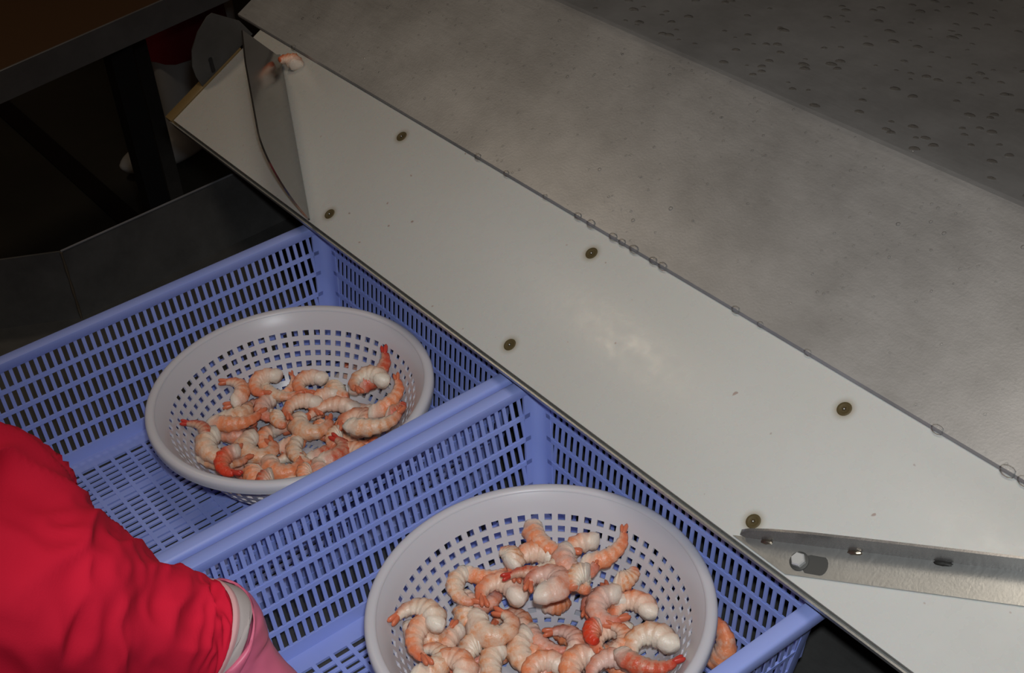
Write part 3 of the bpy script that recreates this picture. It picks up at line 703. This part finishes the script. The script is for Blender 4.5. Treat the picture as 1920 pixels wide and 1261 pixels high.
HEAP_FAR = [
    ('hook', 0.2184, -0.1915, -0.1269, 0.04, 0.14, 1.88, 0.95, 'w', None),
    ('curl', 0.1886, -0.1761, -0.1244, 0.16, -0.10, 0.57, 0.95, 'o', None),
    ('chunk', 0.2079, -0.2207, -0.1260, -0.01, 0.06, -1.71, 0.95, 'p', None),
    ('long', 0.2264, -0.1639, -0.1249, -0.18, 0.06, 0.34, 0.95, 'r', None),
    ('hook', 0.1666, -0.1983, -0.1252, 0.07, -0.11, -2.16, 0.95, 'o', None),
    ('curl', 0.2420, -0.2148, -0.1248, 0.02, -0.03, 0.94, 0.95, 'w', None),
    ('chunk', 0.1930, -0.1458, -0.1257, 0.02, -0.04, -2.08, 0.95, 'o', None),
    ('long', 0.1819, -0.2366, -0.1255, 0.03, -0.03, -2.31, 0.95, 'p', None),
    ('hook', 0.2561, -0.1729, -0.1247, -0.12, 0.26, -2.01, 0.95, 'r', None),
    ('curl', 0.1524, -0.1696, -0.1249, -0.03, 0.06, 1.18, 0.95, 'o', None),
    ('chunk', 0.2308, -0.2459, -0.1166, 0.09, -0.01, -3.07, 0.95, 'w', None),
    ('long', 0.2241, -0.1314, -0.1270, 0.04, 0.23, -1.41, 0.95, 'o', None),
    ('hook', 0.1486, -0.2244, -0.1147, -0.10, -0.05, -0.48, 0.95, 'p', None),
    ('curl', 0.2719, -0.2061, -0.1169, 0.01, -0.02, -1.93, 0.95, 'r', None),
    ('chunk', 0.1646, -0.1337, -0.1239, -0.19, 0.14, 0.64, 0.95, 'o', None),
    ('long', 0.1960, -0.2639, -0.0974, -0.13, -0.12, -0.72, 0.95, 'w', None),
    ('hook', 0.2629, -0.1428, -0.1220, 0.06, 0.09, -0.95, 0.95, 'o', None),
    ('curl', 0.1277, -0.1883, -0.1152, -0.07, -0.05, 2.55, 0.95, 'p', None),
    ('chunk', 0.2619, -0.2477, -0.0909, -0.01, 0.01, -2.56, 0.95, 'r', None),
    ('long', 0.2015, -0.1096, -0.1225, -0.20, -0.08, 2.76, 0.95, 'o', None),
    ('long', 0.2098, -0.0833, -0.0745, 0.33, 0.27, 0.05, 1.10, 'r', 'tall red-tipped shrimp leaning on the right wall'),
    ('long', 0.1272, -0.1466, -0.1081, 0.29, 0.20, 0.30, 0.70, 'o', 'shrimp with its tail standing up at the back'),
    ('curl', 0.1360, -0.1246, -0.1038, 0.11, 0.08, -2.87, 0.95, 'o', 'curled shrimp with a white end at the back'),
    ('curl', 0.1120, -0.1663, -0.0951, -0.02, 0.09, -2.71, 0.95, 'o', 'plump orange shrimp at the back left'),
    ('hook', 0.1192, -0.1984, -0.0866, 0.21, 0.11, 1.19, 0.90, 'o', 'shrimp with its red tip pointing to the upper left'),
    ('chunk', 0.1622, -0.1055, -0.1129, 0.05, 0.16, -1.75, 1.10, 'w', 'white shrimp piece at the back right'),
    ('long', 0.1312, -0.1626, -0.1012, 0.07, 0.05, -1.26, 0.90, 'w', 'white-sided shrimp lying flat near the back'),
    ('curl', 0.2172, -0.0909, -0.0700, 0.07, 0.09, 2.71, 1.00, 'w', 'white shrimp behind the coiled one'),
    ('hook', 0.1643, -0.1248, -0.1111, 0.03, 0.11, -2.97, 0.90, 'o', 'orange shrimp behind the long crossing one'),
    ('long', 0.2464, -0.0882, -0.0845, 0.30, 0.18, 0.14, 1.00, 'o', 'slim shrimp pointing up beside the tall one'),
    ('curl', 0.1346, -0.2122, -0.1014, -0.06, 0.02, 0.62, 1.10, 'w', 'pale curled shrimp near the back left'),
    ('hook', 0.1615, -0.1495, -0.1063, 0.13, 0.08, 2.99, 0.95, 'o', 'orange shrimp in the upper middle'),
    ('long', 0.1852, -0.1219, -0.1128, 0.04, 0.09, 2.44, 1.05, 'o', 'long orange shrimp crossing the middle'),
    ('hook', 0.1435, -0.1832, -0.1038, 0.13, -0.00, -2.16, 0.95, 'p', 'pinkish shrimp in the middle left'),
    ('chunk', 0.2691, -0.0920, -0.0835, 0.33, 0.16, -0.14, 0.80, 'r', 'small red shrimp end at the far right'),
    ('chunk', 0.1696, -0.1827, -0.1042, 0.02, 0.11, -1.95, 0.85, 'w', 'small white shrimp bit left of the middle'),
    ('long', 0.1463, -0.2229, -0.0990, 0.07, 0.05, -0.69, 1.05, 'o', 'arched shrimp on the left side'),
    ('curl', 0.1917, -0.1590, -0.1152, 0.10, 0.06, -1.02, 1.15, 'w', 'glossy white curled shrimp in the middle'),
    ('long', 0.1649, -0.2650, -0.0774, 0.18, 0.06, 1.40, 0.80, 'r', 'shrimp with a red tip pointing out to the left'),
    ('long', 0.3198, -0.1479, -0.0371, 0.06, 0.15, -0.60, 1.05, 'w', 'long white shrimp beside the crate rim'),
    ('chunk', 0.2205, -0.1446, -0.1183, 0.06, 0.09, -2.65, 0.95, 'w', 'white shrimp piece left of the coiled one'),
    ('curl', 0.1872, -0.2649, -0.0846, -0.08, 0.02, -1.51, 1.15, 'w', 'broad pale shrimp at the left edge'),
    ('long', 0.2176, -0.1868, -0.1175, 0.11, 0.14, -1.93, 1.00, 'w', 'straight pale shrimp with its tail pointing right'),
    ('hook', 0.2623, -0.1434, -0.1140, 0.09, 0.02, 1.98, 0.95, 'o', 'orange shrimp half cut by the crate rim'),
    ('hook', 0.2527, -0.1612, -0.1121, 0.03, 0.15, 0.40, 1.00, 'r', 'reddish shrimp in front of the coiled one'),
    ('hook', 0.2121, -0.2635, -0.0864, 0.08, 0.05, -2.30, 0.95, 'R', 'red-orange shrimp at the lower left edge'),
    ('curl', 0.2290, -0.2147, -0.1157, 0.12, 0.04, -0.83, 1.10, 'o', 'curled orange shrimp low in front'),
    ('chunk', 0.2613, -0.2044, -0.1072, 0.06, -0.06, -2.27, 0.85, 'o', 'small orange shrimp at the front bottom edge'),
    ('hook', 0.2700, -0.1853, -0.1135, 0.00, -0.00, -1.43, 1.00, 'p', 'pink shrimp nearly under the crate rim'),
    ('chunk', 0.2313, -0.2459, -0.1074, 0.01, -0.02, -1.73, 1.10, 'o', 'dull orange shrimp at the bottom front edge'),
    ('ring', 0.2262, -0.1166, -0.1111, 0.00, 0.14, 1.72, 1.12, 'o', 'large coiled shrimp at the right of the middle'),
    ('ring', 0.1805, -0.2176, -0.1170, -0.03, 0.07, -1.03, 1.15, 'w', 'large round curled shrimp in the front left'),
]

for heap, where, grp in ((HEAP_NEAR, 'in the front colander', 'cooked peeled shrimp heaped in the front colander'),
                         (HEAP_FAR, 'in the far colander', 'cooked peeled shrimp heaped in the far colander')):
    for kind, x, y, z, a, b, c, s, colr, lab in heap:
        if lab: put_shrimp(kind, colr, (x, y, z), (a, b, c), s, lab + ', ' + where, grp)
        else: put_shrimp(kind, colr, (x, y, z), (a, b, c), s, 'cooked shrimp packed low between the others of the heap ' + where, grp)
# shrimp that fell beside the colanders and one left on the board
CR = 'shrimp lying loose in the crates'
put_shrimp('hook', 'p', (0.718, -0.076, -0.1340), (0.0, 0.0, 1.2), 1.0, 'pink shrimp on the crate floor below the upright leaning one', CR)
put_shrimp('curl', 'o', (0.700, -0.0445, -0.1125), (1.38, 0.0, 0.0), 1.15, 'orange shrimp leaning upright on the crate wall, right of the front colander', CR)
put_shrimp('long', 'p', (0.735, -0.090, -0.1335), (0.0, 0.1, 0.2), 0.95, 'long pink shrimp between the front colander and the near crate wall', CR)
put_shrimp('curl', 'o', (0.125, -0.062, -0.1335), (0, 0, 0.5), 1.1, 'shrimp on the crate floor seen through the holes of the far colander', CR)
put_shrimp('hook', 'o', (0.165, -0.055, -0.1335), (0, 0, 2.5), 1.1, 'second shrimp seen through the far colander, nearer the board', CR)
bb = BM @ Vector((-0.180, 0.146, 0.0085))
put_shrimp('chunk', 'o', bb, (TH, 0.0, 2.1), 0.95, 'orange and white shrimp piece stuck at the top of the board beside the tall divider', None)


# ------------------------------------------------------------------ worker whose arm reaches in at the lower left
# figures: overlapping limbs and trunk fused into one continuous surface
def fused(name, parent, pieces, material, voxel=0.010):
    """pieces: ('loft', [(x, y, z, rx, ry), ...]) level sections, ('limb', pts, radii), ('ball', centre, (rx, ry, rz))"""
    bm = bmesh.new()
    for p in pieces:
        if p[0] == 'loft':
            loft(bm, [[(x + rx * math.cos(2 * PI * j / 24), y + ry * math.sin(2 * PI * j / 24), z) for j in range(24)] for x, y, z, rx, ry in p[1]])
        elif p[0] == 'limb': tube(bm, p[1], p[2], 18)
        else: bmesh.ops.create_icosphere(bm, subdivisions=3, radius=1.0, matrix=Matrix.Translation(p[1]) @ Matrix.Diagonal((*p[2], 1)))
    o = link(name, bm, material, parent, 180)
    rm = o.modifiers.new('fuse', 'REMESH'); rm.mode = 'VOXEL'; rm.voxel_size = voxel; rm.use_smooth_shade = True
    sm = o.modifiers.new('smooth', 'SMOOTH'); sm.factor = 0.5; sm.iterations = 6
    return o
def head_pieces(x, y, z, f):
    """head centred at z, facing f = +1 (+y) or -1 (-y)"""
    P = [('loft', [(x, y - f * .010, z - .20, .060, .055), (x, y - f * .008, z - .13, .052, .052), (x, y, z - .095, .050, .055)]),
         ('ball', (x, y, z + .015), (.074, .092, .098)), ('ball', (x, y + f * .030, z - .055), (.052, .058, .055)),
         ('ball', (x, y + f * .094, z - .018), (.011, .016, .022)), ('ball', (x, y + f * .080, z + .03), (.045, .016, .010)),
         ('ball', (x, y + f * .084, z - .058), (.022, .009, .007))]
    for s in (-1, 1): P += [('ball', (x + s * .074, y - f * .005, z - .005), (.010, .020, .030)), ('ball', (x + s * .040, y + f * .066, z - .030), (.022, .018, .022))]
    return P
def face(parent, x, y, z, f):
    for s in (-1, 1):
        bm = bmesh.new(); bmesh.ops.create_icosphere(bm, subdivisions=2, radius=1.0, matrix=Matrix.Translation((x + s * .031, y + f * .083, z + .005)) @ Matrix.Diagonal((.014, .007, .007, 1))); link('eye', bm, M['eye'], parent)
    bm = bmesh.new(); bmesh.ops.create_icosphere(bm, subdivisions=2, radius=1.0, matrix=Matrix.Translation((x, y + f * .092, z - .058)) @ Matrix.Diagonal((.021, .006, .005, 1))); link('mouth', bm, M['lips'], parent)
    fused('hair', parent, [('ball', (x, y - f * .018, z + .040), (.086, .096, .088)), ('ball', (x, y - f * .060, z - .02), (.072, .045, .070)), ('ball', (x, y - f * .105, z + .02), (.035, .035, .035))], M['hair'], 0.008)
per = root('person', 'person in a loose red jacket and pink rubber glove reaching in from the lower left', 'person', None, (0.36, -0.86, FLOOR))
def P_(x, y, z): return (x - 0.36, y + 0.86, z - FLOOR)
# local coordinates: feet at z = 0, facing +y
legs = lambda k, z0, z1: [('limb', [(s * .105, -.015 + .0, z1), (s * .112, .0, (z0 + z1) / 2 + .06), (s * .112, -.02, z0)], [.098 * k, .070 * k, .056 * k]) for s in (-1, 1)]
arm_l = [(-.175, .0, 1.225), (-.215, .02, 1.05), (-.205, .12, .93), (-.165, .27, .90)]
fused('body', per, [('loft', [(0, -.01, .72, .155, .105), (0, -.01, .85, .165, .110), (0, -.01, 1.0, .140, .098), (0, -.01, 1.15, .155, .105), (0, -.01, 1.25, .160, .090), (0, -.01, 1.30, .085, .065), (0, -.005, 1.34, .055, .055)])]
      + legs(.92, .06, .78) + [('limb', arm_l, [.048, .042, .036, .028]), ('ball', (-.150, .325, .895), (.040, .052, .020))] + head_pieces(0, .01, 1.485, 1), M['skin'])
face(per, 0, .01, 1.485, 1)
fused('trousers', per, [('loft', [(0, -.01, .72, .170, .120), (0, -.01, .88, .172, .120)])] + legs(1.12, .28, .80), M['trousers'])
for s in (-1, 1):
    fused('boot', per, [('limb', [(s * .112, -.015, .34), (s * .112, -.02, .10), (s * .112, -.01, .055)], [.066, .056, .052]), ('ball', (s * .112, .055, .040), (.046, .125, .040))], M['white_boot'])
fused('jacket', per, [('loft', [(0, -.01, .70, .195, .145), (0, -.01, .85, .190, .140), (0, -.01, 1.05, .180, .130), (0, -.01, 1.20, .185, .125), (0, -.01, 1.265, .165, .100), (0, -.01, 1.305, .085, .075)]),
      ('ball', (.095, .0, 1.215), (.092, .085, .080)), ('limb', arm_l[:3] + [(-.175, .235, .905)], [.085, .072, .064, .055])], M['red_cloth'])
# the reaching sleeve, loose, with folds running round it
ctrl = [((0.455, -0.855, 0.465), 0.072), ((0.468, -0.78, 0.395), 0.084), ((0.488, -0.69, 0.300), 0.095), ((0.5321, -0.5788, 0.2125), 0.104), ((0.5707, -0.5418, 0.1952), 0.082), ((0.585, -0.5222, 0.1828), 0.069), ((0.5941, -0.5007, 0.167), 0.056), ((0.6009, -0.4793, 0.1503), 0.046), ((0.6019, -0.4618, 0.135), 0.0415), ((0.6026, -0.4515, 0.1256), 0.0392), ((0.603, -0.4476, 0.122), 0.038)]
def spline(ctrl, n):
    P = [Vector(c[0]) for c in ctrl]; R = [c[1] for c in ctrl]; out = []
    P = [P[0] * 2 - P[1]] + P + [P[-1] * 2 - P[-2]]; R = [R[0]] + R + [R[-1]]
    for i in range(n + 1):
        u = i / n * (len(ctrl) - 1); k = min(int(u), len(ctrl) - 2); t = u - k
        a, b, c, d_ = P[k:k + 4]; ra, rb, rc, rd_ = R[k:k + 4]
        f = lambda a, b, c, d: 0.5 * ((2 * b) + (c - a) * t + (2 * a - 5 * b + 4 * c - d) * t * t + (3 * b - a - 3 * c + d) * t ** 3)
        out.append((f(a, b, c, d_), f(ra, rb, rc, rd_), u))
    return out
def swept(bm, sp, n, disp=None, close_end=False):
    rings = []; up = Vector((0.2, 0.3, 1)); N_ = len(sp)
    for i, (p, r, u) in enumerate(sp):
        t = (sp[min(i + 1, N_ - 1)][0] - sp[max(i - 1, 0)][0]).normalized(); up = (up - t * up.dot(t)).normalized(); s = t.cross(up)
        ring = []
        for j in range(n):
            a = 2 * PI * j / n; dd = disp(u, a, p, r) if disp else 0
            ring.append(p + (up * math.cos(a) + s * math.sin(a)) * (r + dd) + t * (dd * 0.3))
        rings.append(ring)
    # local coordinates of the person
    off = Vector((0.36, -0.86, FLOOR))
    loft(bm, [[q - off for q in rg] for rg in rings], cap=close_end); return rings
def folds(u, a, p, r):
    k = min(1, max(0, (10 - u) / 1.2)) * min(1, u / 1.0)
    q = Vector((math.cos(a) * 1.1 + u * 0.35, math.sin(a) * 1.1, u * 0.85 + 0.9 * math.sin(a + .6)))
    n1 = 1 - abs(noise.noise(q * 0.9 + Vector((3.1, 0, 7.7)))) * 2.2
    n2 = 1 - abs(noise.noise(q * 2.3 + Vector((9.1, 4, 1.7)))) * 2.2
    return k * r * (0.105 * (n1 - .5) + 0.045 * (n2 - .45))
sp = spline(ctrl, 150)
bm = bmesh.new(); R_ = swept(bm, sp, 110, folds)
o = link('sleeve', bm, M['red_cloth'], per, 80); o['label'] = 'loose red sleeve with folds'
so = o.modifiers.new('thick', 'SOLIDIFY'); so.thickness = 0.0018; so.offset = -1
# pale hem line, white inner cuff and pink glove
def tube_part(name, ctrl, mt, n=64, disp=None, cap=False, thick=0.0012):
    bm = bmesh.new(); swept(bm, spline(ctrl, 24), n, disp, cap); o = link(name, bm, mt, per, 80)
    if thick:
        s_ = o.modifiers.new('thick', 'SOLIDIFY'); s_.thickness = thick; s_.offset = -1
    return o
wob = lambda u, a, p, r: 0.0012 * math.sin(3 * a + 1)
tube_part('sleeve_hem', [((0.6028, -0.4495, 0.1238), 0.0394), ((0.603, -0.4476, 0.122), 0.0402), ((0.6032, -0.4457, 0.1202), 0.0396)], M['pink_edge'], disp=wob)
tube_part('inner_cuff', [((0.6028, -0.4502, 0.1244), 0.0366), ((0.6025, -0.4462, 0.12), 0.0388), ((0.6025, -0.4423, 0.1155), 0.0396), ((0.6034, -0.4401, 0.1124), 0.0392)], M['white_cloth'], disp=wob)
gl = tube_part('glove_cuff', [((0.6033, -0.442, 0.1148), 0.041), ((0.6036, -0.4403, 0.1122), 0.0404), ((0.6058, -0.438, 0.1052), 0.0365), ((0.6101, -0.4366, 0.0934), 0.0335), ((0.62, -0.4316, 0.0724), 0.0315), ((0.6329, -0.4242, 0.0488), 0.0325)], M['pink_rubber'], disp=lambda u, a, p, r: 0.0014 * noise.noise(Vector((math.cos(a) * 2, math.sin(a) * 2, u * 1.6))))
gl['label'] = 'flared cuff of a pink rubber glove'
H = lambda x, y, z: P_(x + -0.0431, y + -0.0062, z + -0.0382)
hp = [H(.668, -.421, .091), H(.690, -.412, .078), H(.715, -.403, .062)]
he = [(0, 1), (1, 2)]; hr = [(.030, .025), (.036, .021), (.038, .017)]
for k, (oy, L) in enumerate(((.028, .060), (.010, .070), (-.009, .066), (-.027, .052))):
    b0 = (.725 - abs(oy) * .1, -.400 + oy, .056); i0 = len(hp)
    hp += [H(*b0), H(b0[0] + L * .40, b0[1] + oy * .15, b0[2] - L * .25), H(b0[0] + L * .65, b0[1] + oy * .2, b0[2] - L * .60), H(b0[0] + L * .72, b0[1] + oy * .2, b0[2] - L * .95)]
    he += [(2, i0), (i0, i0 + 1), (i0 + 1, i0 + 2), (i0 + 2, i0 + 3)]; hr += [.0115, .0100, .0092, .0082]
i0 = len(hp); hp += [H(.700, -.375, .062), H(.722, -.352, .048), H(.740, -.348, .032)]; he += [(1, i0), (i0, i0 + 1), (i0 + 1, i0 + 2)]; hr += [.014, .0115, .0095]
skin_obj('glove', hp, he, hr, M['pink_rubber'], per)


# ------------------------------------------------------------------ background: second table and a worker in white boots
bt = root('work_table', 'dark brown topped table with a grey steel edge and black legs in the background', 'table')
ta, tb = Vector((-0.595, -0.55, 0)), Vector((-0.839, 0.65, 0)); te = (tb - ta).normalized(); tn = Vector((-te.y, te.x, 0))
if tn.x > 0: tn = -tn
DP = 0.62
bm = bmesh.new(); prism(bm, [ta + tn * .004 + Vector((0, 0, -.001)), tb + tn * .004 + Vector((0, 0, -.001)), tb + tn * DP + Vector((0, 0, -.001)), ta + tn * DP + Vector((0, 0, -.001))], (0, 0, -0.02), (0, 0, 0))
link('table_top', bm, M['brown_top'], bt)
bm = bmesh.new(); prism(bm, [ta, tb, tb + tn * .004, ta + tn * .004], (0, 0, -0.046), (0, 0, 0.001)); bevel(bm, 0.0006, 1)
link('steel_edge', bm, M['steel_fascia'], bt)
def back_leg(px, py, w):
    bm = bmesh.new(); box(bm, (px - w / 2, py - w / 2, FLOOR), (px + w / 2, py + w / 2, -0.022)); link('leg', bm, M['black_iron'], bt)
back_leg(-0.745, 0.060, 0.036); back_leg(-0.655, -0.50, 0.036); back_leg(-1.20, -0.55, 0.03)
bm = bmesh.new(); box(bm, (-1.27, 0.262, FLOOR), (-1.24, 0.292, -0.022)); link('leg', bm, M['steel_dark'], bt)
bm = bmesh.new(); box(bm, (-1.35, 0.045, -0.06), (-0.745, 0.075, -0.022)); link('cross_bar', bm, M['black_iron'], bt)

w2 = root('person', 'person in white rubber boots and a dark red apron standing behind the far table', 'person', None, (-1.64, 0.51, FLOOR))
# local coordinates: feet at z = 0, facing -y
spots2 = ((.04, -.03), (-.08, .13))
lg = lambda k, z0: [('limb', [(s * .085 - .01, .0, .80), (px * .9 + s * .02, py * .7, .50), (px, py, .37), (px, py, min(z0, .36))], [.092 * k, .068 * k, .058 * k, .054 * k]) for s, (px, py) in zip((1, -1), spots2)]
arms2 = [('limb', [(s * .170, .01, 1.22), (s * .215, .0, 1.03), (s * .190, -.14, .93), (s * .120, -.27, .93)], [.048, .042, .036, .028]) for s in (-1, 1)]
fused('body', w2, [('loft', [(0, 0, .72, .150, .100), (0, 0, .85, .160, .105), (0, 0, 1.0, .135, .095), (0, 0, 1.15, .150, .100), (0, 0, 1.25, .155, .088), (0, 0, 1.30, .080, .062), (0, 0, 1.34, .053, .053)])]
      + lg(.92, .08) + arms2 + [('ball', (s * .105, -.315, .93), (.032, .050, .022)) for s in (-1, 1)] + head_pieces(0, -.01, 1.485, -1), M['skin'])
face(w2, 0, -.01, 1.485, -1)
for sx, sy in spots2:
    fused('boot', w2, [('limb', [(sx, sy, .36), (sx, sy, .12), (sx, sy - .01, .058)], [.060, .054, .050]), ('ball', (sx, sy - .075, .042), (.046, .120, .038))], M['white_boot'])
fused('trousers', w2, [('loft', [(0, 0, .72, .165, .115), (0, 0, .88, .165, .115)])] + lg(1.15, .36), M['white_cloth'])
fused('shirt', w2, [('loft', [(0, 0, .80, .172, .122), (0, 0, 1.0, .152, .112), (0, 0, 1.18, .165, .112), (0, 0, 1.265, .150, .090), (0, 0, 1.305, .075, .068)])] + [('limb', p[1][:3], [.062, .056, .050]) for p in arms2], M['white_cloth'])
bm = bmesh.new(); n = 40; rings = []
for k in range(12):
    z = .275 + k * .085; rx, ry = .185 - .015 * min(1, k / 8), .130 - .035 * min(1, k / 8)
    rings.append([(-.05 + (rx + .008 * math.sin(9 * a) * (1 - k / 12)) * math.cos(a), .0 + (ry + .008 * math.sin(9 * a) * (1 - k / 12)) * math.sin(a), z) for a in [2 * PI * j / n for j in range(n)]])
loft(bm, rings); link('apron', bm, M['red_apron'], w2, 60)


for o in list(C.objects):
    if o.parent is None: o.location.z += LIFT
